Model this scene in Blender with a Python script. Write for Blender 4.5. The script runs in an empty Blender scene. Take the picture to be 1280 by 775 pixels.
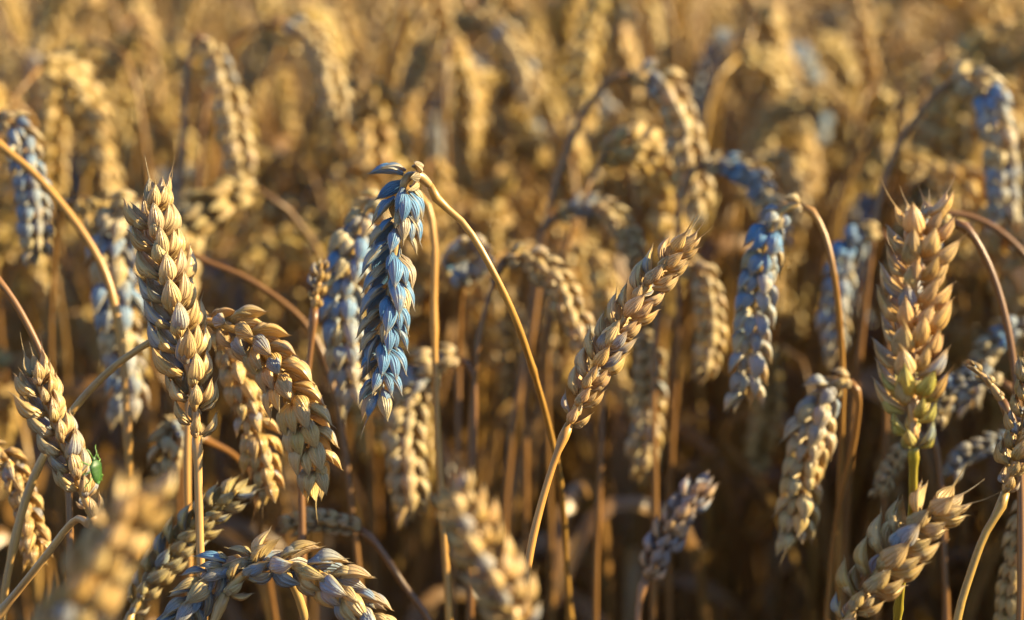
import bpy, math, random
import numpy as np
from mathutils import Vector, Matrix, Quaternion

random.seed(7)
RNG = np.random.default_rng(7)
S = bpy.context.scene
COL = S.collection
R = math.radians

# ------------------------------------------------------------------ camera
LENS, FOCUS, HORIZON = 80.0, 0.80, -220.0
FPX = 1280 * LENS / 36.0
PITCH = math.atan((387.5 - HORIZON) / FPX)
CAM = Vector((0, 0, 1.02))
cam = bpy.data.cameras.new('camera')
cam.lens = LENS
cam.sensor_width = 36.0
cam.clip_start = 0.02
cam.clip_end = 3000
cam.dof.use_dof = True
cam.dof.focus_distance = FOCUS
cam.dof.aperture_fstop = 7.2
camo = bpy.data.objects.new('camera', cam)
camo.location = CAM
camo.rotation_euler = (math.pi / 2 - PITCH, 0, 0)
COL.objects.link(camo)
S.camera = camo

# ------------------------------------------------------------------ sky, sun, exposure
SUN_AZ, SUN_EL = 91.0, 25.0          # azimuth clockwise from the view direction
w = bpy.data.worlds.new('World')
S.world = w
w.use_nodes = True
nt = w.node_tree
sky = nt.nodes.new('ShaderNodeTexSky')
sky.sky_type = 'NISHITA'
sky.sun_disc = False
sky.sun_elevation = R(SUN_EL)
sky.sun_rotation = R(SUN_AZ)
sky.ozone_density = 5.0
sky.air_density = 1.0
sky.dust_density = 0.3
nt.links.new(sky.outputs[0], nt.nodes['Background'].inputs[0])
nt.nodes['Background'].inputs[1].default_value = 0.075
sl = bpy.data.lights.new('sun', 'SUN')
sl.energy = 5.0
sl.angle = R(0.5)
sl.color = (1.0, 0.82, 0.47)
so = bpy.data.objects.new('sun', sl)
sd = Vector((math.sin(R(SUN_AZ)) * math.cos(R(SUN_EL)), math.cos(R(SUN_AZ)) * math.cos(R(SUN_EL)), math.sin(R(SUN_EL))))
so.rotation_euler = sd.to_track_quat('Z', 'Y').to_euler()
so.location = sd * 20
COL.objects.link(so)
S.view_settings.view_transform = 'Standard'
S.view_settings.look = 'None'
S.view_settings.exposure = 1.78
S.view_settings.gamma = 1.0
S.cycles.max_bounces = 8
S.cycles.diffuse_bounces = 2
S.cycles.sample_clamp_indirect = 6.0


# ------------------------------------------------------------------ materials
class NT:
    def __init__(s, name):
        s.m = bpy.data.materials.new(name)
        s.m.use_nodes = True
        s.t = s.m.node_tree
        s.t.nodes.clear()
        s.out = s.n('ShaderNodeOutputMaterial')

    def n(s, typ, **kw):
        x = s.t.nodes.new(typ)
        for k, v in kw.items():
            setattr(x, k, v)
        return x

    def link(s, a, b):
        s.t.links.new(a, b)

    def math(s, op, a, b=None, clamp=False):
        x = s.n('ShaderNodeMath', operation=op, use_clamp=clamp)
        for i, v in enumerate((a, b)):
            if v is None:
                continue
            if isinstance(v, (int, float)):
                x.inputs[i].default_value = v
            else:
                s.link(v, x.inputs[i])
        return x.outputs[0]

    def ramp(s, fac, stops):
        x = s.n('ShaderNodeValToRGB')
        e = x.color_ramp.elements
        while len(e) > 1:
            e.remove(e[0])
        for i, (p, c) in enumerate(stops):
            q = e[0] if i == 0 else e.new(p)
            q.position = p
            q.color = (*c, 1)
        s.link(fac, x.inputs[0])
        return x.outputs[0]

    def mix(s, fac, a, b, mode='MIX'):
        x = s.n('ShaderNodeMix', data_type='RGBA', blend_type=mode)
        for sock, v in ((x.inputs[0], fac), (x.inputs[6], a), (x.inputs[7], b)):
            if isinstance(v, (int, float)):
                sock.default_value = v
            elif isinstance(v, tuple):
                sock.default_value = (*v, 1)
            else:
                s.link(v, sock)
        return x.outputs[2]

    def noise(s, vec, scale, detail=2.0, rough=0.5):
        x = s.n('ShaderNodeTexNoise')
        x.inputs['Scale'].default_value = scale
        x.inputs['Detail'].default_value = detail
        x.inputs['Roughness'].default_value = rough
        if vec is not None:
            s.link(vec, x.inputs['Vector'])
        return x.outputs['Fac']


def plant_material(name, stops, vein=8.0, along=1.2, transl=0.25, rough=0.4, spec=0.6, coat=0.1, tcol=(0.85, 0.52, 0.15), bump=0.35, bdist=0.0003, husk=False):
    k = NT(name)
    at = k.n('ShaderNodeAttribute', attribute_name='hc')
    sep = k.n('ShaderNodeSeparateXYZ')
    k.link(at.outputs['Vector'], sep.inputs[0])
    oi = k.n('ShaderNodeObjectInfo')
    r = k.math('FRACT', k.math('ADD', oi.outputs['Random'], sep.outputs[2]))
    col = k.ramp(r, stops)
    cv = k.n('ShaderNodeCombineXYZ')
    k.link(k.math('MULTIPLY', sep.outputs[0], vein), cv.inputs[0])
    k.link(k.math('MULTIPLY', sep.outputs[1], along), cv.inputs[1])
    k.link(k.math('MULTIPLY', r, 37.0), cv.inputs[2])
    vn = k.noise(cv.outputs[0], 1.0, 3.0, 0.6)
    col = k.mix(k.math('MULTIPLY', k.math('SUBTRACT', 0.56, vn, True), 1.5 if husk else 3.0, True), col, (0.32, 0.19, 0.07) if husk else (0.22, 0.12, 0.045))
    geo = k.n('ShaderNodeNewGeometry')
    if husk:
        # paler papery beak, greener keel, tan base
        col = k.mix(k.math('MULTIPLY', k.math('SUBTRACT', sep.outputs[1], 0.72, True), 1.8, True), col, (0.62, 0.50, 0.31))
        col = k.mix(k.math('MULTIPLY', k.math('SUBTRACT', 0.25, sep.outputs[1], True), 2.0, True), col, (0.36, 0.25, 0.08))
        rib = k.math('SINE', k.math('ADD', k.math('MULTIPLY', sep.outputs[0], 19.0), k.math('MULTIPLY', r, 6.0)))
        col = k.mix(k.math('MULTIPLY', k.math('SUBTRACT', rib, 0.45, True), 0.26, True), col, (0.36, 0.22, 0.08))
    sp = k.noise(geo.outputs['Position'], 900.0 if husk else 400.0, 2.0, 0.6)
    col = k.mix(k.math('MULTIPLY', k.math('SUBTRACT', sp, 0.64, True), 4.0, True), col, (0.13, 0.065, 0.03))
    big = k.noise(geo.outputs['Position'], 55.0, 2.0)
    col = k.mix(k.math('MULTIPLY', k.math('SUBTRACT', big, 0.35, True), 1.2, True), col, (0.48, 0.29, 0.09) if husk else (0.30, 0.165, 0.06))
    col = k.mix(1.0, col, oi.outputs['Color'], 'MULTIPLY')
    if husk:      # blue skylight painted into the ear colour, broken up in patches
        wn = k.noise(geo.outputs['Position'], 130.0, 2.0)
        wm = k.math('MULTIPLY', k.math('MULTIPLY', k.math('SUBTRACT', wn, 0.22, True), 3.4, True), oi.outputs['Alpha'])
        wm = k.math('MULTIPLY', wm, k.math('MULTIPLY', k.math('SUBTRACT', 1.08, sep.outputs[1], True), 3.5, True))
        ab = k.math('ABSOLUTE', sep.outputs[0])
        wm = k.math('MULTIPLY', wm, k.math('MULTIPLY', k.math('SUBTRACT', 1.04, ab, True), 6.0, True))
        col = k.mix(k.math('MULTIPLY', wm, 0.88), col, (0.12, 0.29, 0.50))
    p = k.n('ShaderNodeBsdfPrincipled')
    k.link(col, p.inputs['Base Color'])
    rg_ = k.math('ADD', k.math('MULTIPLY', vn, 0.3), rough - 0.15)
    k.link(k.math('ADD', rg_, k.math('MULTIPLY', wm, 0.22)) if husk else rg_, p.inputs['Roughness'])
    p.inputs['Specular IOR Level'].default_value = spec
    p.inputs['Coat Weight'].default_value = coat
    if husk:
        p.inputs['Coat Weight'].default_value = 0.04
    p.inputs['Coat Roughness'].default_value = 0.28
    bp = k.n('ShaderNodeBump')
    bp.inputs['Strength'].default_value = bump
    bp.inputs['Distance'].default_value = bdist
    h = vn if not husk else k.math('ADD', vn, k.math('MULTIPLY', rib, 0.30))
    k.link(h, bp.inputs['Height'])
    k.link(bp.outputs[0], p.inputs['Normal'])
    tr = k.n('ShaderNodeBsdfTranslucent')
    k.link(k.mix(0.6, col, tcol), tr.inputs['Color'])
    k.link(bp.outputs[0], tr.inputs['Normal'])
    ms = k.n('ShaderNodeMixShader')
    ms.inputs[0].default_value = transl
    k.link(p.outputs[0], ms.inputs[1])
    k.link(tr.outputs[0], ms.inputs[2])
    k.link(ms.outputs[0], k.out.inputs[0])
    return k.m


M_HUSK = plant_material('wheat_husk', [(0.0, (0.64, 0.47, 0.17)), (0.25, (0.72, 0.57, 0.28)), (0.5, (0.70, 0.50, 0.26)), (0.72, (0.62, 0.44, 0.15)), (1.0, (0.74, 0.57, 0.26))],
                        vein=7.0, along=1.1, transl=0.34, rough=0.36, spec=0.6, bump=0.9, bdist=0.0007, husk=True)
M_STEM = plant_material('wheat_straw', [(0.0, (0.48, 0.29, 0.08)), (0.4, (0.55, 0.35, 0.12)), (0.7, (0.45, 0.26, 0.10)), (1.0, (0.58, 0.37, 0.12))],
                        vein=6.0, along=45.0, transl=0.10, rough=0.38, spec=0.5, coat=0.1, bump=0.2)
M_DARK = plant_material('dark_straw', [(0.0, (0.13, 0.065, 0.025)), (0.5, (0.19, 0.10, 0.035)), (1.0, (0.12, 0.06, 0.03))],
                       vein=5.0, along=9.0, transl=0.05, rough=0.45, spec=0.4, coat=0.05, bump=0.2)  # much darker straw tone, for stems in the crop behind
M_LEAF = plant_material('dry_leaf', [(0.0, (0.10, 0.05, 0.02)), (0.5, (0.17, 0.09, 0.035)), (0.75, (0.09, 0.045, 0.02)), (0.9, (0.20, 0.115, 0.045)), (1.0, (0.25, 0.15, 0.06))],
                        vein=12.0, along=6.0, transl=0.15, rough=0.4, spec=0.5, coat=0.1, bump=0.3)


M_SKY_LEAF = plant_material('sky_blue_leaf', [(0.0, (0.20, 0.27, 0.33)), (1.0, (0.26, 0.32, 0.34))], vein=12.0, along=6.0, transl=0.1, rough=0.3, spec=0.6, coat=0.3, bump=0.3)  # leaf with the sky's blue reflection painted into its colour


def soil_material():
    k = NT('soil')
    g = k.n('ShaderNodeNewGeometry')
    a = k.noise(g.outputs['Position'], 14.0, 6.0, 0.65)
    b = k.noise(g.outputs['Position'], 160.0, 3.0, 0.6)
    c = k.ramp(a, [(0.3, (0.045, 0.026, 0.014)), (0.6, (0.10, 0.062, 0.033)), (0.8, (0.17, 0.11, 0.055))])
    p = k.n('ShaderNodeBsdfPrincipled')
    k.link(c, p.inputs['Base Color'])
    p.inputs['Roughness'].default_value = 0.95
    bp = k.n('ShaderNodeBump')
    bp.inputs['Strength'].default_value = 0.8
    bp.inputs['Distance'].default_value = 0.02
    k.link(k.math('ADD', a, k.math('MULTIPLY', b, 0.3)), bp.inputs['Height'])
    k.link(bp.outputs[0], p.inputs['Normal'])
    k.link(p.outputs[0], k.out.inputs[0])
    return k.m


def simple_material(name, c1, c2, scale, rough=0.4, coat=0.0, transl=0.0):
    k = NT(name)
    tc = k.n('ShaderNodeTexCoord')
    n = k.noise(tc.outputs['Object'], scale, 3.0, 0.6)
    c = k.ramp(n, [(0.35, c1), (0.65, c2)])
    p = k.n('ShaderNodeBsdfPrincipled')
    k.link(c, p.inputs['Base Color'])
    p.inputs['Roughness'].default_value = rough
    p.inputs['Coat Weight'].default_value = coat
    bp = k.n('ShaderNodeBump')
    bp.inputs['Strength'].default_value = 0.3
    bp.inputs['Distance'].default_value = 0.0002
    k.link(n, bp.inputs['Height'])
    k.link(bp.outputs[0], p.inputs['Normal'])
    k.link(p.outputs[0], k.out.inputs[0])
    return k.m


# ------------------------------------------------------------------ mesh helpers
def make_mesh(name, V, F, mat, hc=None, smooth=True):
    """V (n,3); F a list of tuples or an (m,k) array; hc (n,3) = across, along, random."""
    me = bpy.data.meshes.new(name)
    V = np.asarray(V, dtype=np.float32)
    if isinstance(F, np.ndarray):
        m, kk = F.shape
        me.vertices.add(len(V))
        me.vertices.foreach_set('co', V.ravel())
        me.loops.add(m * kk)
        me.loops.foreach_set('vertex_index', F.astype(np.int32).ravel())
        me.polygons.add(m)
        me.polygons.foreach_set('loop_start', np.arange(0, m * kk, kk, dtype=np.int32))
        me.update(calc_edges=True)
    else:
        me.from_pydata([tuple(map(float, v)) for v in V], [], F)
        me.update()
    if hc is not None:
        a = me.attributes.new('hc', 'FLOAT_VECTOR', 'POINT')
        a.data.foreach_set('vector', np.asarray(hc, dtype=np.float32).ravel())
    if smooth:
        me.polygons.foreach_set('use_smooth', np.ones(len(me.polygons), dtype=bool))
    me.materials.append(mat)
    return me


def ring_faces(nr, nc, off=0):
    """Quads between nr rings of nc points."""
    i, j = np.meshgrid(np.arange(nr - 1), np.arange(nc), indexing='ij')
    j2 = (j + 1) % nc
    return np.stack([i * nc + j, i * nc + j2, (i + 1) * nc + j2, (i + 1) * nc + j], -1).reshape(-1, 4) + off


def husk_np(nv, nc, beak, curl, seed, nb=4):
    """A boat-shaped husk: x across, y along (0..1 plus beak), z outward. Returns V, F(quads), hc."""
    rg = random.Random(seed)
    rows = []
    for i in range(nv):
        t = i / (nv - 1)
        pk = 0.40 + rg.uniform(-0.01, 0.01)
        if t < pk:
            s = t / pk
            wv = 0.42 + 0.58 * (s * s * (3 - 2 * s))
        else:
            s = (t - pk) / (1 - pk)
            wv = max(0.14, math.cos(math.pi / 2 * s * 0.97) ** 0.8)
        rows.append((t, 0.235 * wv, 0.10 * math.sin(math.pi * t * 0.95) + curl * 0.10 * max(0, t - 0.7)))
    t1, w1, z1 = rows[-1]
    for i in range(1, nb + 1):
        s = i / nb
        rows.append((1 + beak * s, w1 * (1 - s) * 0.8 + 0.004, z1 + curl * (0.16 * s + 0.30 * s * s) * beak + 0.02 * s))
    V, H = [], []
    side = rg.choice((-1, 1))
    sway = rg.uniform(-0.25, 0.25)
    for (t, wv, zc) in rows:
        for j in range(nc):
            a = 2 * math.pi * j / nc
            x, z = math.cos(a), math.sin(a)
            zz = z * abs(z) ** (0.30 if nc > 6 else 0) * (0.84 if z > 0 else 0.30)
            if z > 0 and nc > 6:
                zz += 0.26 * max(0, 1 - abs(x + 0.15 * side) / 0.30)
                zz -= 0.20 * math.exp(-((x - 0.45 * side) / 0.16) ** 2)
                zz += 0.06 * math.exp(-((x - 0.68 * side) / 0.14) ** 2)
            bx = sway * max(0, t - 1) + 0.02 * side * math.sin(math.pi * min(t, 1))
            V.append((x * wv + bx, t, zz * wv + zc))
            H.append((x, min(t, 1.0), 0.0))
    F = ring_faces(len(rows), nc)
    n = len(V)
    V.append((0, -0.02, 0.0))
    H.append((0, 0, 0))
    V.append((V[n - 1][0], rows[-1][0] + 0.01, rows[-1][2]))
    H.append((0, 1, 0))
    cap = []
    for j in range(0, nc, 2):
        a, b, c = j, (j + 1) % nc, (j + 2) % nc
        cap.append((n, c, b, a))
        o = (len(rows) - 1) * nc
        cap.append((n + 1, o + a, o + b, o + c))
    return np.array(V), np.vstack([F, np.array(cap)]), np.array(H)


# spikelet: (kind, base, direction, outward, length) in units of the node spacing; x = across, y = along the ear, z = away from it
SPIKELET = [
    ('glume', (0.40, -0.10, 0.16), (0.50, 1.0, 0.40), (0.80, 0.0, 0.70), 1.72),
    ('glume', (-0.40, -0.10, 0.16), (-0.50, 1.0, 0.40), (-0.80, 0.0, 0.70), 1.72),
    ('lemma', (0.30, 0.10, 0.14), (0.42, 1.0, 0.50), (0.60, 0.0, 0.80), 2.35),
    ('lemma', (-0.30, 0.20, 0.14), (-0.40, 1.0, 0.52), (-0.60, 0.0, 0.80), 2.30),
    ('lemma', (0.04, 0.42, 0.34), (0.06, 1.0, 0.58), (0.10, 0.0, 1.0), 2.05),
]


def husk_matrix(base, d, o, L, fat, rg=None, jit=0.0):
    y = Vector(d).normalized()
    if rg:
        y = (y + Vector((rg.gauss(0, jit), rg.gauss(0, jit), rg.gauss(0, jit)))).normalized()
        L *= 1 + rg.gauss(0, 0.06)
    z = Vector(o)
    z = (z - y * z.dot(y)).normalized()
    x = y.cross(z)
    wd = L * fat * (1 + (rg.gauss(0, 0.09) if rg else 0))
    m = Matrix.Identity(4)
    for i, (c, sc) in enumerate(((x, wd), (y, L), (z, wd))):
        for k in range(3):
            m[k][i] = c[k] * sc
    m.translation = Vector(base)
    return m


def npm(m):
    return np.array([list(r) for r in m])


def spline(pts, n):
    """Catmull-Rom through pts, resampled to n points evenly along its length."""
    P = [np.array(p, float) for p in pts]
    P = [2 * P[0] - P[1]] + P + [2 * P[-1] - P[-2]]
    out = []
    for i in range(1, len(P) - 2):
        p0, p1, p2, p3 = P[i - 1], P[i], P[i + 1], P[i + 2]
        ka = max(np.linalg.norm(p1 - p0), 1e-6) ** 0.5
        kb = max(np.linalg.norm(p2 - p1), 1e-6) ** 0.5
        kc = max(np.linalg.norm(p3 - p2), 1e-6) ** 0.5
        t0, t1, t2, t3 = 0, ka, ka + kb, ka + kb + kc
        for q in range(16):
            t = t1 + (t2 - t1) * q / 16
            a1 = (t1 - t) / (t1 - t0) * p0 + (t - t0) / (t1 - t0) * p1
            a2 = (t2 - t) / (t2 - t1) * p1 + (t - t1) / (t2 - t1) * p2
            a3 = (t3 - t) / (t3 - t2) * p2 + (t - t2) / (t3 - t2) * p3
            b1 = (t2 - t) / (t2 - t0) * a1 + (t - t0) / (t2 - t0) * a2
            b2 = (t3 - t) / (t3 - t1) * a2 + (t - t1) / (t3 - t1) * a3
            out.append((t2 - t) / (t2 - t1) * b1 + (t - t1) / (t2 - t1) * b2)
    out.append(P[-2])
    A = np.array(out)
    d = np.concatenate([[0], np.cumsum(np.linalg.norm(np.diff(A, axis=0), axis=1))])
    s = np.linspace(0, d[-1], n)
    return np.stack([np.interp(s, d, A[:, k]) for k in range(3)], -1), d[-1]


def frames(A, n0):
    """Parallel-transported frames: T, N, B per point."""
    T = np.gradient(A, axis=0)
    T /= np.linalg.norm(T, axis=1)[:, None]
    N = np.zeros_like(T)
    n = np.array(n0, float)
    for i in range(len(A)):
        n = n - T[i] * n.dot(T[i])
        n /= np.linalg.norm(n)
        N[i] = n
    return T, N, np.cross(T, N)


def tube_np(A, rad, nc, n0=(0.3, 1, 0.1), r=0.0, cap=True):
    T, N, B = frames(A, n0)
    ph = np.arange(nc) * 2 * np.pi / nc
    rad = np.broadcast_to(np.asarray(rad, float), (len(A),))
    V = (A[:, None, :] + rad[:, None, None] * (np.cos(ph)[None, :, None] * N[:, None, :] + np.sin(ph)[None, :, None] * B[:, None, :])).reshape(-1, 3)
    ln = np.concatenate([[0], np.cumsum(np.linalg.norm(np.diff(A, axis=0), axis=1))])
    H = np.stack([np.tile(np.cos(ph), len(A)), np.repeat(ln, nc), np.full(len(V), r)], -1)
    F = ring_faces(len(A), nc)
    if cap and nc % 2 == 0:
        n = len(V)
        V = np.vstack([V, A[:1], A[-1:]])
        H = np.vstack([H, H[:1], H[-1:]])
        cp = []
        o = (len(A) - 1) * nc
        for j in range(0, nc, 2):
            cp += [(n, (j + 2) % nc, j + 1, j), (n + 1, o + j, o + j + 1, o + (j + 2) % nc)]
        F = np.vstack([F, np.array(cp)])
    return V, F, H


def stem_np(A, r0, r1, nc, nodes=(), r=0.0):
    s = np.linspace(0, 1, len(A))
    A = A + 0.0009 * np.stack([np.sin(s * 31 + r * 40), np.sin(s * 23 + r * 70 + 1), 0 * s], -1) * np.minimum(1, (1 - s) * 12)[:, None]
    rad = r0 + (r1 - r0) * s
    rad = rad * (1 + 0.06 * np.sin(s * 47 + r * 9) + 0.04 * np.sin(s * 119 + r * 5))
    for nd, amp in nodes:
        rad = rad * (1 + amp * np.exp(-((s - nd) / 0.005) ** 2))
    return tube_np(A, rad, nc, r=r)


def ribbon_np(A, width, n0, twist=0.0, fold=0.25, r=0.0):
    T, N, B = frames(A, n0)
    m = len(A)
    V, H = [], []
    for i in range(m):
        s = i / (m - 1)
        wv = width * (0.55 + 0.45 * min(1, s * 5)) * (1 - s ** 3) ** 0.8 * 0.5 + 0.0004
        q = twist * s
        side = B[i] * math.cos(q) + N[i] * math.sin(q)
        up = N[i] * math.cos(q) - B[i] * math.sin(q)
        for k, u in enumerate((-1, -0.5, 0, 0.5, 1)):
            V.append(A[i] + side * u * wv + up * wv * fold * (abs(u) ** 1.3))
            H.append((u, s * 0.4, r))
    F = []
    for i in range(m - 1):
        for k in range(4):
            a = i * 5 + k
            F.append((a, a + 1, a + 6, a + 5))
    return np.array(V), np.array(F), np.array(H)


def join(parts):
    Vs, Fs, Hs, o = [], [], [], 0
    for V, F, H in parts:
        Vs.append(V)
        Fs.append(F + o)
        Hs.append(H)
        o += len(V)
    return np.vstack(Vs), np.vstack(Fs), np.vstack(Hs)


def xform(part, M4, r=None):
    V, F, H = part
    V2 = V @ M4[:3, :3].T + M4[:3, 3]
    H2 = H
    if r is not None:
        H2 = H.copy()
        H2[:, 2] = r
    return V2, F, H2


def P(px, py, d=FOCUS):
    """The point of the place that lies at photograph pixel px, py at d metres from the camera."""
    f = Vector((0, math.cos(PITCH), -math.sin(PITCH)))
    u = Vector((0, math.sin(PITCH), math.cos(PITCH)))
    return CAM + d * (f + Vector((1, 0, 0)) * ((px - 640) / FPX) + u * ((387.5 - py) / FPX))


# ------------------------------------------------------------------ shared meshes
def husk_set(kind, beaks, curl, nv=10, nc=16):
    out = []
    for i, b in enumerate(beaks):
        V, F, H = husk_np(nv, nc, b, curl, 100 + i)
        out.append(make_mesh(kind, V, F, M_HUSK, H))
    return out


GLUMES = husk_set('glume', (0.08, 0.12, 0.10, 0.16), 0.3)
LEMMAS = husk_set('lemma', (0.10, 0.14, 0.20, 0.12, 0.26, 0.16), -0.3)
AWNED = husk_set('awned_lemma', (0.75, 1.05, 0.9), -0.55)
LOW = husk_np(4, 6, 0.12, 0.2, 5, nb=1)
VLOW = husk_np(3, 4, 0.10, 0.2, 5, nb=0)



def spikelet_parts(husk, fat, seed, jit=0.05, which=(0, 1, 2, 3, 4)):
    rg = random.Random(seed)
    return [xform(husk, npm(husk_matrix(b, d, o, L, fat, rg, jit)), rg.random()) for i, (k, b, d, o, L) in enumerate(SPIKELET) if i in which]


MED = husk_np(6, 8, 0.14, -0.1, 5, nb=2)
SPIKELETS = [make_mesh('spikelet', *(lambda q: (q[0], q[1]))(join(spikelet_parts(MED, 1.2, s))), M_HUSK, join(spikelet_parts(MED, 1.2, s))[2]) for s in range(6)]


def ear_nodes(A, L, n, n0, roll, rg):
    """Matrices of the n spikelets along an ear's axis A, ear length L."""
    T, N, B = frames(A, n0)
    sp = L / n
    out = []
    for i in range(n):
        s = (i + 0.15) / n * 0.955
        j = min(len(A) - 1, int(s * (len(A) - 1)))
        t, nn, bb = T[j], N[j], B[j]
        q = roll + (0 if i % 2 == 0 else math.pi) + rg.gauss(0, 0.10)
        if i == n - 1:
            q = roll + math.pi / 2
        z = nn * math.cos(q) + bb * math.sin(q)
        y = t
        x = np.cross(y, z)
        size = sp * (0.66 + 0.34 * min(1, (i + 1) / 4)) * (1 - 0.28 * max(0, (s - 0.72) / 0.28)) * (1 + rg.gauss(0, 0.04))
        m = Matrix.Identity(4)
        p = A[j] + z * sp * 0.12
        for k in range(3):
            m[k][0], m[k][1], m[k][2], m[k][3] = x[k] * size, y[k] * size, z[k] * size, p[k]
        out.append((m, s))
    return out


def new_obj(name, data, parent=None, loc=None, color=None, sky_blue=0.06):
    o = bpy.data.objects.new(name, data)
    COL.objects.link(o)
    if parent:
        o.parent = parent
    if loc is not None:
        o.location = loc
    if color:
        o.color = (*color, sky_blue)
    return o


def tag(o, label=None, cat=None, group=None, kind=None):
    for k, v in (('label', label), ('category', cat), ('group', group), ('kind', kind)):
        if v:
            o[k] = v
    return o


# ------------------------------------------------------------------ ground
gv = [(-900, -60, 0), (900, -60, 0), (900, 1500, 0), (-900, 1500, 0)]
ground = new_obj('ground', make_mesh('ground', gv, [(0, 1, 2, 3)], soil_material(), smooth=False))
tag(ground, 'bare brown soil under the ripe wheat crop', 'ground', kind='structure')

# ------------------------------------------------------------------ the wheat plants one can pick out in the photograph
G_NEAR = 'ripe wheat plants in the foreground'
G_MID = 'ripe wheat plants just behind the sharp ones'


def wheat(label, ear, d, stem=None, tier='near', n=19, fat=1.22, roll=0.3, tint=(1, 1, 1), stint=None, awns=0.25, thick=0.0014, group=None, size=1.16, spread=1.0, fade=0.75, skip=0, leaf=None, green=0.0, seed=None, sky_blue=None):
    if sky_blue is None:
        sky_blue = 1.0 if tint is BLUE else 0.06
    rg = random.Random(seed if seed is not None else hash_str(label))
    pts = lambda q: [P(*(p if len(p) == 3 else (p[0], p[1], d))) for p in q]
    E = pts(ear)
    if stem:
        St = pts(stem)
    else:
        t = (E[1] - E[0]).normalized()
        bk = E[0] - t * 0.035 + Vector((0, 0, -0.004 if t.z > -0.2 else 0.03))
        side = Vector((-t.x, -t.y, 0)) * 0.02
        St = [bk + Vector((0, 0, 0)), bk + side + Vector((0, 0, -0.06)), bk + side * 1.6 + Vector((0, 0, -0.18))]
    last = St[-1]
    dr = (St[-1] - St[-2]).normalized() if len(St) > 1 else Vector((0, 0, -1))
    drift = Vector((dr.x, dr.y, 0)) * 0.16
    low = [last + drift * 0.55 + Vector((0, 0, -last.z * 0.35)), Vector((last.x, last.y, 0)) + drift]
    full = [E[0]] + St + low
    root = full[-1]
    plant = new_obj('wheat_plant', None, loc=root)
    plant.empty_display_size = 0.05
    tag(plant, label, 'wheat', group or (G_NEAR if tier == 'near' else G_MID))
    nS = 160
    A, Ls = spline([tuple(p - root) for p in full[::-1]], nS)
    V, F, H = stem_np(A, thick * 1.5, thick, 12 if tier == 'near' else 8, nodes=((0.18, 0.6), (0.42, 0.6), (0.58 + rg.uniform(0, .14), 0.7), (0.83 + rg.uniform(0, .1), 0.35), (0.995, 0.5)), r=rg.random())
    new_obj('stem', make_mesh('stem', V, F, M_STEM, H), plant, color=stint or (tint if tier == 'near' else (0.44, 0.33, 0.24)))
    if leaf:
        LA, _ = spline([tuple(p - root) for p in pts(leaf[0])], 16)
        lv = ribbon_np(LA, leaf[1], leaf[2], twist=leaf[3])
        new_obj('leaf', make_mesh('leaf', lv[0], lv[1], M_SKY_LEAF, lv[2]), plant)
    rl = random.Random(hash_str(label) + 1)
    for q in range(2 if d > 0.88 else 0):
        b = A[int(rl.uniform(0.40, 0.68) * (nS - 1))]
        an = rl.uniform(0, 6.28)
        dx, dy = math.cos(an), math.sin(an)
        ll = rl.uniform(0.6, 1.2)
        up = rl.uniform(-0.02, 0.05)
        LA, _ = spline([b, b + np.array((dx * .02 * ll, dy * .02 * ll, .03 + up)), b + np.array((dx * .05 * ll, dy * .05 * ll, up)), b + np.array((dx * .07 * ll, dy * .07 * ll, -.06)), b + np.array((dx * .06 * ll + .02, dy * .07 * ll, -.13 * ll))], 22)
        lv = ribbon_np(LA, rl.uniform(.005, .009), (-dy * .3 + dx, dx * .3 + dy, .4), twist=rl.uniform(-4, 4), fold=0.5, r=rl.random())
        new_obj('leaf', make_mesh('leaf', lv[0], lv[1], M_LEAF, lv[2]), plant)
    e0 = E[0]
    EA, Le = spline([tuple(p - e0) for p in E], 120)
    toc = CAM - E[len(E) // 2]
    T, N, B = frames(EA, tuple(toc))
    # wavy axis of the ear
    sN = np.linspace(0, 1, 120)
    ax = tube_np(EA[:112], (0.0011 * (1.2 - 0.7 * sN) * (1 + 0.35 * np.abs(np.sin(sN * n * math.pi / 2))))[:112], 8, n0=tuple(toc))
    eo = new_obj('ear', make_mesh('ear', ax[0], ax[1], M_STEM, ax[2]), plant, loc=e0 - root, color=tint)
    for i, (m, s) in enumerate(ear_nodes(EA, Le, n, tuple(toc), roll, rg)):
        if i < skip:
            continue
        m = m @ Matrix.Scale(size, 4)
        if tier == 'mid':
            o = new_obj('spikelet', SPIKELETS[rg.randrange(6)], eo, color=tint, sky_blue=husk_sky_blue(sky_blue, s, fade, rg))
            o.matrix_basis = m @ Matrix.Diagonal((fat / 1.2, 1, fat / 1.2, 1))
            continue
        for k, (kind, b, dv, ov, L) in enumerate(SPIKELET):
            if (i < 2 and k == 4) or rg.random() < 0.055:
                continue
            awned = kind == 'lemma' and s > 0.86 and rg.random() < awns * 2.2
            name = 'lemma' if kind == 'lemma' else 'glume'
            if awned:
                me = rg.choice(AWNED)
            else:
                me = rg.choice(LEMMAS if kind == 'lemma' else GLUMES)
            lum = 1 + rg.gauss(0, 0.07)
            c = [t * lum * (1 + rg.gauss(0, 0.012)) for t in tint]
            if green and rg.random() < green * 2.6 * max(0, 0.36 - s):
                c = [c[0] * 0.74, c[1] * 0.98, c[2] * 0.55]
            o = new_obj(name, me, eo, color=c, sky_blue=husk_sky_blue(sky_blue, s, fade, rg, 0.09 if skip else 0.06))
            o.matrix_basis = m @ husk_matrix(b, (dv[0] * spread, 1, dv[2] * spread), ov, L * (0.9 if kind == 'glume' and i > n - 4 else 1) * (0.84 if i < 3 else 1), fat, rg, 0.2 if rg.random() < 0.07 else 0.075)
    return plant


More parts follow.
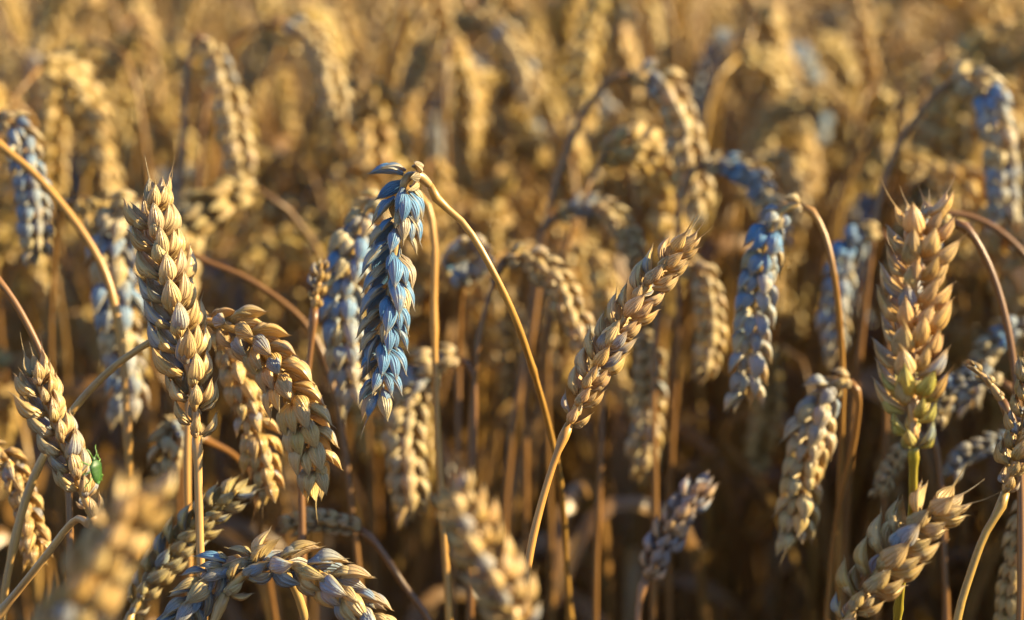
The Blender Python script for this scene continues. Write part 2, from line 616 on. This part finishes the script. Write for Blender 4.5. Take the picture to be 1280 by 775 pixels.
def husk_sky_blue(sky_blue, s, fade, rg, off=0.06):
    if sky_blue < 0.5:
        return max(0, sky_blue + rg.gauss(0, 0.05)) + (0.6 if rg.random() < 0.16 * (1.2 - s) else 0)
    if sky_blue < 0.6 and rg.random() < 0.45:
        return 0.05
    a = sky_blue * min(1, max(0.1, (s - off) / 0.06)) * max(0.0, 1 - fade * s)
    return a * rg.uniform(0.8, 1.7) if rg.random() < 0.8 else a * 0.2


def hash_str(s):
    h = 7
    for ch in s:
        h = (h * 31 + ord(ch)) % 1000003
    return h


BLUE = (0.97, 1.0, 1.04)  # ears of this tint also get the painted skylight blue
PINK = (1.06, 0.96, 0.90)
GOLD = (1.08, 0.98, 0.78)
# --- sharp ears
wheat('tall upright sharp wheat ear with short awns standing above a pinkish straight stem',
      [(246, 545), (242, 495), (225, 420), (206, 340), (191, 270), (187, 222)], 0.80,
      [(247, 565), (249, 610), (252, 700), (254, 790)], n=20, fat=1.2, roll=0.85, tint=(1.08, 1.02, 0.96), stint=PINK, awns=0.3)
wheat('sharp bluish wheat ear hanging straight down from an arched golden stem in the middle',
      [(537, 231, 0.806), (522, 219, 0.802), (507, 225, 0.797), (500, 262), (492, 320), (483, 400), (475, 470), (479, 517)], 0.80,
      [(547, 250, 0.81), (580, 280, 0.812), (620, 345, 0.815), (655, 420, 0.83), (690, 560, 0.90), (715, 780, 1.02)], n=23, fat=0.95, roll=0.12, tint=BLUE, awns=0.12, stint=(0.95, 0.82, 0.55), thick=0.0012, skip=2, size=1.25, spread=1.12, fade=0.15, sky_blue=1.3)
wheat('sharp cream wheat ear leaning right on a slanted amber stem right of the middle',
      [(712, 530), (735, 478), (766, 420), (800, 370), (835, 325), (860, 287)], 0.80,
      [(700, 558), (680, 620), (662, 690), (652, 760)], n=22, fat=1.08, roll=0.75, tint=(1.26, 1.16, 1.12), stint=(1.1, 0.88, 0.55), awns=0.3, spread=0.95, size=1.2)
wheat('wheat ear with a green shield bug clinging to its lower right side',
      [(116, 646), (97, 600), (71, 540), (47, 480), (38, 448)], 0.78,
      [(112, 655, 0.785), (93, 650, 0.80), (50, 702, 0.81), (0, 766, 0.82), (-30, 810, 0.82)], n=16, fat=1.25, roll=1.25, tint=(1.03, 0.97, 0.94), awns=0.4)
wheat('drooping golden wheat ear arching right from behind the tall upright ear',
      [(250, 400, 0.835), (285, 408, 0.83), (325, 435, 0.825), (362, 490, 0.82), (388, 550, 0.82), (405, 622, 0.82)], 0.82,
      [(225, 405, 0.84), (195, 422, 0.84), (140, 460, 0.84), (90, 515, 0.84), (45, 597, 0.84), (18, 690, 0.84), (5, 760, 0.84)], n=20, fat=1.22, roll=0.45, tint=(1.12, 1.03, 0.86), awns=0.1)
wheat('big upright greenish golden wheat ear on a green stem near the right edge',
      [(1142, 558), (1140, 500), (1139, 430), (1143, 360), (1150, 300), (1157, 245)], 0.735,
      [(1141, 590, 0.745), (1138, 660, 0.78), (1128, 740, 0.80), (1122, 800, 0.82)], n=21, fat=1.12, roll=0.55, tint=(1.14, 1.0, 0.85), stint=(0.75, 0.95, 0.30), awns=0.3, size=1.42, spread=1.7, green=1.1)
wheat('wheat ear with long curly awns leaning right below the big greenish ear',
      [(1050, 790), (1085, 732), (1122, 682), (1160, 642), (1192, 614)], 0.755,
      [(1035, 815), (1020, 850)], n=14, fat=1.30, roll=0.9, tint=(0.98, 0.92, 0.80), awns=0.6, spread=1.25)
wheat('upright wheat ear cut by the right picture edge on a slanted olive stem',
      [(1257, 615), (1267, 575), (1280, 530), (1292, 470), (1300, 430)], 0.78,
      [(1250, 636), (1232, 668), (1214, 720), (1198, 780)], n=17, fat=1.25, roll=1.3, tint=(1.0, 0.95, 0.82), stint=(0.9, 0.88, 0.6))
wheat('sharp cream wheat ear bending over to the right at the bottom edge',
      [(282, 742), (312, 712), (350, 705), (395, 715), (440, 745), (470, 790), (480, 830)], 0.785,
      [(268, 775), (255, 830)], n=16, fat=1.15, roll=1.0, tint=(1.06, 1.04, 1.0), awns=0.15, size=1.05, spread=0.85, sky_blue=0.55, fade=0.0)
wheat('wheat ear with bluish spread husks bending over to the left at the bottom edge',
      [(316, 700), (290, 706), (262, 722), (240, 750), (222, 790), (214, 830)], 0.79,
      [(340, 704, 0.79), (362, 725, 0.80), (385, 790, 0.81)], n=12, fat=1.0, roll=0.5, tint=BLUE, awns=0.1, size=1.2)
wheat('slightly soft wheat ear leaning right behind the pinkish stem low on the left',
      [(165, 765), (190, 720), (228, 672), (270, 635), (308, 604)], 0.86,
      [(158, 785), (150, 830)], n=19, fat=1.15, roll=0.9, tint=(0.93, 1.0, 0.98), awns=0.15)
wheat('hanging wheat ear cut by the left edge low behind the bug ear',
      [(-20, 555), (5, 570), (25, 605), (38, 655), (48, 708)], 0.87, None, n=18, fat=1.2, roll=1.0, tint=GOLD, awns=0.1)
wheat('golden wheat ear hanging close behind the drooping ear left of the middle',
      [(272, 415), (290, 450), (308, 500), (325, 560), (338, 632)], 0.885,
      [(262, 400, 0.89), (248, 410, 0.895), (240, 470, 0.9), (236, 600, 0.9)], n=20, fat=1.2, roll=0.5, tint=GOLD, awns=0.15)
# --- out-of-focus foreground
wheat('blurred upright wheat ear at the bottom centre close to the camera',
      [(655, 810), (640, 760), (610, 700), (585, 645), (562, 597)], 0.61,
      [(660, 840), (662, 900)], n=17, fat=1.2, roll=0.6, tint=(1.12, 1.02, 0.86), awns=0.3, spread=1.6, size=1.35)
wheat('very blurred golden wheat ear closest to the camera at the bottom left corner',
      [(40, 860), (85, 775), (135, 690), (186, 598)], 0.56,
      [(25, 890), (10, 960)], n=15, fat=1.2, roll=0.5, tint=(1.12, 1.0, 0.78), awns=0.2, size=1.2)
# --- soft ears behind the sharp ones
wheat('soft bluish wheat ear hanging left of the middle behind the sharp hanging ear',
      [(478, 248), (462, 258), (443, 305), (430, 370), (432, 440), (446, 515)], 0.93,
      [(500, 235), (530, 250), (541, 300), (541, 380), (548, 520), (556, 660), (560, 800)], n=20, fat=1.2, roll=0.3, tint=BLUE, stint=(1.1, 0.95, 0.5), awns=0.15)
wheat('soft wheat ear with bright blue top hanging from a curved stem at right',
      [(1000, 257), (982, 262), (963, 288), (947, 355), (940, 430), (928, 512)], 0.92,
      [(1012, 261), (1029, 288), (1042, 345), (1050, 460, 0.94), (1052, 600, 0.96), (1050, 790, 0.98)], n=21, fat=1.2, roll=0.4, tint=BLUE, thick=0.0012, stint=(0.72, 0.58, 0.40), awns=0.15)
wheat('soft wheat ear hanging low right below the ear with the bright blue top',
      [(1062, 476), (1040, 482), (1022, 515), (1010, 570), (1000, 630), (992, 692)], 0.92,
      [(1072, 490), (1070, 540, 0.93), (1050, 640, 0.95), (1030, 790, 0.97)], n=20, fat=1.25, roll=0.5, awns=0.1, size=1.32, thick=0.0012, stint=(0.66, 0.52, 0.36), sky_blue=0.9, fade=2.2)
wheat('soft lavender wheat ear standing low right of the amber stem on a purple stem',
      [(808, 722), (825, 685), (850, 640), (882, 596)], 0.95,
      [(800, 745), (795, 800)], 'mid', n=14, fat=1.2, roll=0.9, tint=(1.15, 1.05, 1.35), stint=(0.6, 0.48, 0.6), sky_blue=0.6, fade=0.2)
wheat('soft wheat ear with dull tips lying leftward on a bent purple stem at bottom centre',
      [(450, 662), (425, 655), (390, 652), (352, 662)], 0.93, [(470, 680), (505, 730), (545, 790)], 'mid', n=14, fat=1.2, roll=0.9)
wheat('pale soft wheat ear nodding right between the sharp hanging ear and the cream ear',
      [(632, 322), (655, 322), (690, 345), (718, 398), (738, 452)], 1.0, [(620, 345), (600, 420), (590, 560), (585, 700)], 'mid', n=19, fat=1.2, roll=0.8)
wheat('arched soft wheat ear behind the upper tip of the cream ear',
      [(698, 268), (722, 258), (750, 260), (778, 285), (797, 335)], 1.12, [(680, 285), (668, 340), (660, 500)], 'mid', n=19, fat=1.2, roll=0.7)
wheat('soft wheat ear hanging right from a tall leaning stem above the cream ear',
      [(790, 93), (815, 96), (842, 125), (858, 175), (868, 225), (876, 278)], 1.15,
      [(765, 100), (735, 135), (705, 205), (680, 290), (665, 400), (640, 560)], 'mid', n=20, fat=1.2, roll=0.9, thick=0.0018)
wheat('pale blurred wheat ear hanging high above the gap between the upright and bluish ears',
      [(258, 52), (270, 75), (284, 120), (294, 175), (303, 238)], 1.2,
      [(246, 45), (236, 80), (228, 170), (222, 300)], 'mid', n=20, fat=1.2, roll=0.9, thick=0.0018)
wheat('blurred wheat ear curling over from a thin horizontal stem near the top left',
      [(358, 28), (382, 40), (402, 72), (415, 112), (424, 165)], 1.3, [(335, 30), (300, 45), (270, 90), (250, 200)], 'mid', n=19, fat=1.2, roll=0.9)
wheat('blurred pale wheat ear hanging at the top just left of centre',
      [(592, 14), (622, 32), (645, 66), (660, 105), (668, 135)], 1.4, None, 'mid', n=18, fat=1.2, roll=0.8)
wheat('blurred bluish wheat ear hanging beside the left edge above the arched stem',
      [(0, 148), (22, 160), (34, 205), (42, 260), (48, 330)], 1.0, [(-20, 155), (-40, 200), (-50, 330)], 'mid', n=19, fat=1.25, roll=0.4, tint=BLUE)
wheat('blurred wheat ear with blue top hanging just left of the tall upright ear',
      [(172, 250), (152, 262), (142, 310), (146, 380), (155, 450), (162, 530)], 1.0,
      [(195, 272), (240, 318), (310, 350), (385, 408), (420, 490), (440, 640)], 'mid', n=20, fat=1.2, roll=0.4, tint=BLUE)
wheat('blue and pale blurred wheat ear hanging at the top of the right edge',
      [(1188, 105), (1212, 100), (1236, 125), (1250, 180), (1255, 240), (1252, 295)], 1.1,
      [(1168, 120), (1125, 180), (1098, 250), (1080, 380)], 'mid', n=19, fat=1.3, roll=0.3, tint=BLUE)
wheat('soft wheat ear with small blue top just left of the big greenish ear',
      [(1098, 290), (1078, 292), (1058, 318), (1046, 375), (1046, 455)], 1.08, [(1112, 300), (1118, 340), (1110, 480)], 'mid', n=18, fat=1.15, roll=0.5, tint=BLUE)
wheat('soft wheat ear nodding right just above the blue topped ear',
      [(880, 205), (905, 205), (938, 222), (962, 260), (980, 320)], 1.12, [(865, 215), (850, 260), (845, 400)], 'mid', n=19, fat=1.2, roll=0.7, tint=BLUE)
wheat('pale blurred wheat ear hanging above the thin blue leaf right of centre',
      [(955, 200), (972, 196), (988, 215), (996, 250), (996, 290)], 1.35, None, 'mid', n=17, fat=1.2, roll=0.7)
wheat('dim soft wheat ear hanging right behind the lower part of the cream ear',
      [(790, 418), (806, 430), (812, 480), (808, 540), (802, 600)], 1.06, [(770, 425), (755, 480), (750, 600)], 'mid', n=19, fat=1.2, roll=0.6)
wheat('soft wheat ear hanging just right of the cream ear tip',
      [(850, 330), (872, 335), (886, 372), (888, 420), (880, 478)], 1.05, [(832, 345), (822, 400), (818, 600)], 'mid', n=19, fat=1.2, roll=0.7)
wheat('soft wheat ear hanging under the tip of the sharp bluish hanging ear',
      [(572, 448), (548, 450), (522, 480), (508, 535), (508, 595), (518, 655)], 1.0, [(588, 460), (594, 520), (588, 700)], 'mid', n=19, fat=1.2, roll=0.6)
wheat('soft bluish wheat ear pointing at the camera like a rosette right of the bluish ear',
      [(578, 350, 1.08), (580, 332, 1.06), (586, 322, 1.03), (592, 322, 1.0)], 1.05, [(576, 380, 1.09), (574, 450, 1.1), (570, 620, 1.1)], 'mid', n=17, fat=1.3, roll=0.6, tint=BLUE)
wheat('small soft wheat ear standing on a thin brown stem left of the bluish soft ear',
      [(393, 385), (396, 365), (400, 345), (402, 325)], 0.90, [(390, 420), (380, 540), (377, 670), (376, 800)], 'mid', n=7, fat=1.2, roll=0.9, tint=GOLD, size=0.8)
wheat('soft drooping wheat ear low behind the foot of the tall upright ear',
      [(248, 545, 0.97), (228, 535, 0.96), (212, 550, 0.95), (208, 590, 0.95)], 0.95, None, 'mid', n=12, fat=1.3, roll=0.6)
wheat('soft wheat ear hanging leftward at the foot of the big greenish ear',
      [(1152, 545), (1130, 562), (1112, 588), (1096, 622)], 0.95, [(1166, 550), (1176, 590), (1180, 740)], 'mid', n=15, fat=1.2, roll=0.5)
wheat('soft pale blue wheat ear curling over just right of the big greenish ear',
      [(1252, 478), (1228, 470), (1200, 476), (1180, 500), (1172, 535)], 0.97, [(1268, 490), (1276, 540), (1278, 700)], 'mid', n=16, fat=1.2, roll=0.4, tint=BLUE)
wheat('soft blue wheat ear lying leftward low behind the ear cut by the right edge',
      [(1292, 568), (1262, 556), (1230, 558), (1200, 575), (1186, 600)], 0.98, [(1306, 580), (1315, 620), (1318, 760)], 'mid', n=16, fat=1.2, roll=0.3, tint=BLUE)
wheat('soft wheat ear hanging in the lower right corner',
      [(1302, 610), (1288, 640), (1275, 690), (1266, 745), (1262, 800)], 0.90, None, 'mid', n=19, fat=1.2, roll=0.8, tint=GOLD)
wheat('soft blue wheat ear curving down beside the right edge behind the curved stems',
      [(1292, 405), (1262, 415), (1235, 440), (1218, 478), (1212, 520)], 1.02, None, 'mid', n=17, fat=1.2, roll=0.3, tint=BLUE)
wheat('thin dried wheat ear with sparse small spikelets just right of the big greenish ear',
      [(1252, 500), (1236, 478), (1218, 462), (1205, 455)], 0.84, [(1262, 520), (1272, 545), (1276, 600), (1270, 800)], 'mid', n=6, fat=0.9, roll=0.9, size=0.55)
wheat('wheat plant with its ear outside the left edge on a thick arched stem',
      [(-14, 170), (-40, 175), (-60, 205), (-70, 260), (-72, 330)], 0.94, [(0, 182), (30, 205), (62, 238), (100, 288), (130, 345), (150, 430), (165, 600)], 'mid', n=18, thick=0.0017, stint=(0.9, 0.75, 0.45))
wheat('wheat plant with a thin pale arched stem leaving the left edge above the bug ear',
      [(-20, 338), (-45, 345), (-60, 385), (-66, 450)], 0.84, [(-5, 348), (15, 372), (45, 425), (65, 475), (80, 560), (88, 800)], 'mid', n=18)
wheat('wheat plant bent over behind the big greenish ear tip on a long curved stem',
      [(1190, 278), (1172, 284), (1158, 320), (1152, 380), (1150, 440)], 0.90, [(1205, 283), (1222, 305), (1245, 355), (1264, 425), (1274, 500), (1278, 650)], 'mid', n=18)
wheat('wheat plant whose stem arches out of the right edge above the long curved stem',
      [(1168, 272), (1160, 290), (1156, 330), (1154, 390)], 0.98, [(1185, 268), (1210, 270), (1250, 290), (1290, 335), (1310, 420)], 'mid', n=16)
wheat('blurred pale wheat ear hanging in the upper left away from its neighbours',
      [(22, 62), (42, 74), (56, 105), (66, 150), (70, 198)], 1.6, None, 'mid', n=18, roll=0.8)

# ------------------------------------------------------------------ the green shield bug
M_BUG = simple_material('bug_shell', (0.012, 0.052, 0.004), (0.03, 0.09, 0.008), 900.0, 0.5, 0.05)
M_LEG = simple_material('bug_leg', (0.10, 0.22, 0.03), (0.18, 0.30, 0.06), 700.0, 0.4)
M_WING = simple_material('bug_wing', (0.05, 0.15, 0.03), (0.09, 0.20, 0.06), 600.0, 0.3, 0.2)


def build_bug():
    c = P(120, 588, 0.768)
    bug = new_obj('shield_bug', None, loc=c)
    tag(bug, 'small bright green shield bug clinging to a wheat ear', 'insect')
    # body axis points down and a little right; its back faces right and towards the camera
    y = (P(117, 566, 0.768) - P(124, 608, 0.770)).normalized()
    z = Vector((0.86, -0.48, 0.22))
    z = (z - y * z.dot(y)).normalized()
    x = y.cross(z)
    Mx = Matrix.Identity(4)
    for k in range(3):
        Mx[k][0], Mx[k][1], Mx[k][2] = x[k], y[k], z[k]
    bug.matrix_basis = Matrix.Translation(c) @ Mx @ Matrix.Scale(0.8, 4)

    def shell(name, prof, hz, mat, zoff=0.0):
        nr, nc = len(prof), 14
        V = []
        for yy, ww in prof:
            for j in range(nc):
                a = 2 * math.pi * j / nc
                zz = math.sin(a)
                V.append((ww * math.cos(a), yy, zoff + ww * hz * (zz if zz > 0 else zz * 0.7)))
        F = [tuple(f) for f in ring_faces(nr, nc)]
        F.append(tuple(range(nc - 1, -1, -1)))
        F.append(tuple((nr - 1) * nc + j for j in range(nc)))
        return new_obj(name, make_mesh(name, V, F, mat), bug)
    mm = 0.001
    shell('body', [(a * mm, b * mm) for a, b in ((-6.0, .5), (-5.2, 1.6), (-4, 2.5), (-2, 3.2), (0, 3.5), (1.6, 3.7), (2.3, 3.8), (3.0, 3.2), (4.2, 1.7), (4.5, 1.2))], 0.36, M_BUG)
    shell('head', [(a * mm, b * mm) for a, b in ((4.4, 1.2), (5.0, 1.1), (5.7, .8), (6.0, .3))], 0.5, M_BUG)
    sc = shell('scutellum', [(a * mm, b * mm) for a, b in ((-3.2, .3), (-1.5, 1.0), (0.2, 1.9), (1.4, 2.3), (1.7, 2.2))], 0.22, M_BUG, 0.0007)
    wg = shell('wing_tip', [(a * mm, b * mm) for a, b in ((-6.2, .3), (-5.2, 1.2), (-3.8, 1.6), (-2.8, 1.0))], 0.3, M_WING, 0.0003)
    for sx in (-1, 1):
        for q, (yy, fy) in enumerate(((2.6, 2.2), (0.4, -0.6), (-1.6, -3.4))):
            A, _ = spline([(sx * 1.8 * mm, yy * mm, -0.8 * mm), (sx * 3.8 * mm, (yy + fy * .4) * mm, -0.3 * mm), (sx * 5.0 * mm, (yy + fy) * mm, -2.2 * mm), (sx * 5.6 * mm, (yy + fy * 1.3) * mm, -2.6 * mm)], 12)
            V, F, H = tube_np(A, 0.0003, 6)
            new_obj('leg', make_mesh('leg', V, F, M_LEG, H), bug)
        A, _ = spline([(sx * .6 * mm, 5.6 * mm, 0), (sx * 1.8 * mm, 7.2 * mm, .3 * mm), (sx * 2.2 * mm, 9.0 * mm, -.3 * mm), (sx * 3.2 * mm, 10.2 * mm, -.8 * mm)], 12)
        V, F, H = tube_np(A, 0.0002, 6)
        new_obj('antenna', make_mesh('antenna', V, F, M_LEG, H), bug)


build_bug()

# ------------------------------------------------------------------ the crop behind: templates, then individuals, then the far mass


def template(kind, seed, lod):
    """One plant with its root at 0,0,0 nodding towards +x. Returns stem, ear and leaves as (V, F, H)."""
    rg = random.Random(seed)
    j = lambda s: rg.uniform(-s, s)
    ln = 0.080 + j(0.020)
    if kind == 'nod':
        a = [(0, 0, 0), (j(.01), j(.01), .3), (0.012 + j(.01), j(.01), .58), (.030 + j(.01), 0, .77), (.050, 0, .835), (.072, 0, .855)]
        e = [(.072, 0, .855), (.072 + ln * .28, j(.004), .852), (.072 + ln * .52, j(.006), .835), (.072 + ln * .66, j(.008), .805), (.072 + ln * .70, j(.01), .772)]
    elif kind == 'hang':
        a = [(0, 0, 0), (j(.01), j(.01), .3), (0.012, j(.01), .60), (.022, 0, .80), (.040, 0, .858), (.060, 0, .862)]
        e = [(.060, 0, .862), (.074, j(.003), .850), (.080, j(.004), .83), (.083 + j(.004), j(.006), .805), (.083 + j(.008), j(.01), .77)]
    else:
        a = [(0, 0, 0), (j(.01), j(.01), .3), (0.008, j(.01), .55), (.018, 0, .72), (.026, 0, .78)]
        e = [(.026, 0, .78), (.031, j(.003), .81), (.040, j(.006), .84), (.054, j(.01), .865)]
    n = {0: 40, 1: 14, 2: 9}[lod]
    A, L = spline(a, n)
    stem = stem_np(A, 0.0021, 0.0014, (8, 6, 4)[lod], nodes=((0.22, .4), (0.5, .4), (.72, .4)) if lod == 0 else (), r=rg.random())
    EA, Le = spline(e, 60)
    nn = (18, 16, 12)[lod]
    parts = [tube_np(EA[::(6, 12, 20)[lod]], 0.0012, (6, 4, 4)[lod], r=rg.random())]
    nodes = ear_nodes(EA, Le, nn, (0.1, -1, 0.2), rg.uniform(0, 1.5), rg)
    for i, (m, s) in enumerate(nodes):
        M4 = npm(m)
        if lod == 0:
            sp = [xform(q, M4) for q in spikelet_parts(LOW, 1.25, seed * 50 + i)]
        elif lod == 1:
            sp = [xform(q, M4) for q in spikelet_parts(VLOW, 1.35, seed * 50 + i, which=(2, 3))]
        else:
            sp = [xform(q, M4) for q in spikelet_parts(VLOW, 2.3, seed * 50 + i, which=(4,))]
        parts += sp
    ear = join(parts)
    leaves = []
    for q in range(4 if lod < 2 else 3):
        z0 = rg.uniform(.22, .66) if q else rg.uniform(.5, .68)
        i0 = int(z0 / .87 * (n - 1))
        b = A[i0]
        an = rg.uniform(0, 6.28)
        dx, dy = math.cos(an), math.sin(an)
        if rg.random() < 0.45:
            pts = [b, b + np.array((dx * .02, dy * .02, .07)), b + np.array((dx * .045, dy * .045, .13)), b + np.array((dx * .08, dy * .08, .17))]
        else:
            pts = [b, b + np.array((dx * .03, dy * .03, .05)), b + np.array((dx * .08, dy * .08, .03)), b + np.array((dx * .10, dy * .10, -.07))]
        LA, _ = spline(pts, (14, 8, 5)[lod])
        leaves.append(ribbon_np(LA, rg.uniform(.007, .012), (-dy * .3 + dx, dx * .3 + dy, .4), twist=rg.uniform(-2, 2), r=rg.random()))
    return stem, ear, leaves


KINDS = ['nod', 'hang', 'nod', 'up', 'hang', 'nod', 'hang', 'nod', 'nod', 'hang', 'nod', 'up', 'hang', 'nod']
PROTO = []
for i, kd in enumerate(KINDS):
    st, er, lv = template(kd, 300 + i, 0)
    PROTO.append((kd, make_mesh('stem', st[0], st[1], M_STEM if i % 5 == 0 else M_DARK, st[2]), make_mesh('ear', er[0], er[1], M_HUSK, er[2]),
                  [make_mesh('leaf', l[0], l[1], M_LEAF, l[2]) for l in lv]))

BLOCK = []      # plants placed so far (x, y)


def in_view(x, y, margin=1.0):
    return abs(x) < (0.225 * y + 0.05) * margin


def scatter(y0, y1, xf, dens, mind):
    out = []
    y = y0
    cells = {}
    area = 0
    tries = int(dens * (y1 - y0) * 2 * xf(y1) * 1.0)
    for _ in range(tries):
        yy = RNG.uniform(y0, y1)
        x = RNG.uniform(-xf(y1), xf(y1))
        if abs(x) > xf(yy):
            continue
        ky, kx = int(yy / mind), int(x / mind + 500)
        if any((ky + a, kx + b) in cells and (cells[(ky + a, kx + b)][0] - x) ** 2 + (cells[(ky + a, kx + b)][1] - yy) ** 2 < mind * mind for a in (-1, 0, 1) for b in (-1, 0, 1)):
            continue
        cells[(ky, kx)] = (x, yy)
        out.append((x, yy))
    return out


LAB = {
    'nod': 'blurred golden wheat plant with its ear nodding over in the crop behind',
    'hang': 'blurred golden wheat plant with its ear hanging straight down in the crop behind',
    'up': 'blurred golden wheat plant with its ear held upright in the crop behind',
}
GRP = {
    'nod': 'blurred wheat with nodding ears in the crop behind',
    'hang': 'blurred wheat with hanging ears in the crop behind',
    'up': 'blurred wheat with upright ears in the crop behind',
}
spots = scatter(1.12, 2.15, lambda y: 0.225 * y + 0.07, 700, 0.027)
random.shuffle(spots)
keep = []
for (x, y) in spots:
    pr = 0.7 if y < 1.3 else (0.9 if y < 1.5 else 1.0)
    px = 640 + FPX * x / (y * math.cos(PITCH) + 0.08)
    if y < 1.36 and any(abs(px - q) < 48 for q in (285, 835, 735, 955, 1225, 405, 1010)):
        continue
    if random.random() < pr:
        keep.append((x, y))
keep = sorted(keep, key=lambda q: q[1])[:245]
Y_IND = keep[-1][1]
for (x, y) in keep:
    kd, ms, me, ml = random.choice(PROTO)
    a = random.gauss(0, 0.9) if random.random() < 0.72 else math.pi + random.gauss(0, 0.9)
    sc = random.uniform(0.82, 1.08) * (0.97 if y < 1.5 else 1.0)
    p = new_obj('wheat_plant', None, loc=(x, y, 0))
    p.rotation_euler = (random.gauss(0, .07), random.gauss(0, .07), a)
    p.scale = (sc, sc, sc)
    blue = random.random() < 0.06
    tag(p, LAB[kd].replace('golden', 'bluish') if blue else LAB[kd], 'wheat', GRP[kd].replace('blurred', 'bluish blurred') if blue else GRP[kd])
    lum = random.uniform(.85, 1.08)
    c = (lum, lum * random.uniform(.88, .96), lum * random.uniform(.50, .70))
    new_obj('stem', ms, p, color=c)
    new_obj('ear', me, p, color=c, sky_blue=random.uniform(0.6, 1.0) if blue else 0.06)
    for l in ml:
        new_obj('leaf', l, p, color=c)


def mass(name, label, positions, lod, kinds, ntmpl, hs, mats=True):
    T = [template(random.choice(kinds), 900 + lod * 100 + i, lod) for i in range(ntmpl)]
    TT = []
    for st, er, lv in T:
        q = join([st, er] + lv)
        mi = np.concatenate([np.full(len(st[1]), 1), np.full(len(er[1]), 0)] + [np.full(len(l[1]), 2) for l in lv])
        TT.append((q, mi))
    parts, mis = [], []
    for (x, y) in positions:
        q, mi = random.choice(TT)
        a = random.gauss(0, .9) if random.random() < .72 else math.pi + random.gauss(0, .9)
        s = random.uniform(*hs)
        Mt = Matrix.Translation((x, y, 0)) @ Matrix.Rotation(a, 4, 'Z') @ Matrix.Rotation(random.gauss(0, .06), 4, 'X') @ Matrix.Scale(s, 4)
        V, F, H = q
        M4 = npm(Mt)
        H2 = H.copy()
        H2[:, 2] += random.random()
        parts.append((V @ M4[:3, :3].T + M4[:3, 3], F, H2))
        mis.append(np.where(mi == 1, 3, mi) if random.random() < 0.45 else mi)
    V, F, H = join(parts)
    me = make_mesh(name, V, F, M_HUSK, H)
    me.materials.append(M_DARK)
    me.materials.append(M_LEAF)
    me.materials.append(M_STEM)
    me.polygons.foreach_set('material_index', np.concatenate(mis).astype(np.int32))
    o = new_obj(name, me, color=(1.0, 0.92, 0.62), sky_blue=0.2)
    tag(o, label, 'wheat crop', kind='stuff')
    return o, len(F)


far1 = scatter(Y_IND, 3.4, lambda y: 0.225 * y + 0.30, 600, 0.027)
far2 = scatter(3.4, 7.2, lambda y: 0.225 * y + 0.7, 250, 0.035)
# the crop goes on beside the frame
side = []
for _ in range(1500):
    x, y = random.uniform(-1.6, 2.6), random.uniform(-0.3, 2.3)
    if abs(x) < 0.225 * max(y, 0) + 0.16 + (0.15 if y < 0.9 else 0) or (abs(x) < 0.55 and y < 0.3):
        continue
    if 0 < x < 0.9 and y < 0.78:
        continue
    if x < 0 and random.random() < 0.75:
        continue
    side.append((x, y))
o, n1 = mass('wheat_field', 'golden mass of ripe wheat running back from the near plants', far1, 1, ['nod', 'hang', 'nod', 'up'], 14, (0.86, 1.04))
for _ in range(1400):
    x, y = random.uniform(0.36, 1.35), random.uniform(0.80, 2.2)
    if x > 0.225 * y + 0.12:
        side.append((x, y))
o, n3 = mass('wheat_beside', 'ripe wheat crop standing on both sides of the view', side, 2, ['nod', 'hang', 'up'], 12, (0.86, 1.02))
o, n2 = mass('distant_wheat', 'far golden wheat crop blurring together at the top', far2, 2, ['nod', 'hang', 'up'], 12, (0.86, 1.04))
open('/tmp/plants.txt', 'w').write(' '.join(map(str, (len(keep), Y_IND, len(far1), len(side), len(far2), n1, n2, n3))))
print('PLANTS', len(keep), Y_IND, len(far1), len(side), len(far2), 'faces', n1, n2, n3, 'objects', len(bpy.data.objects))
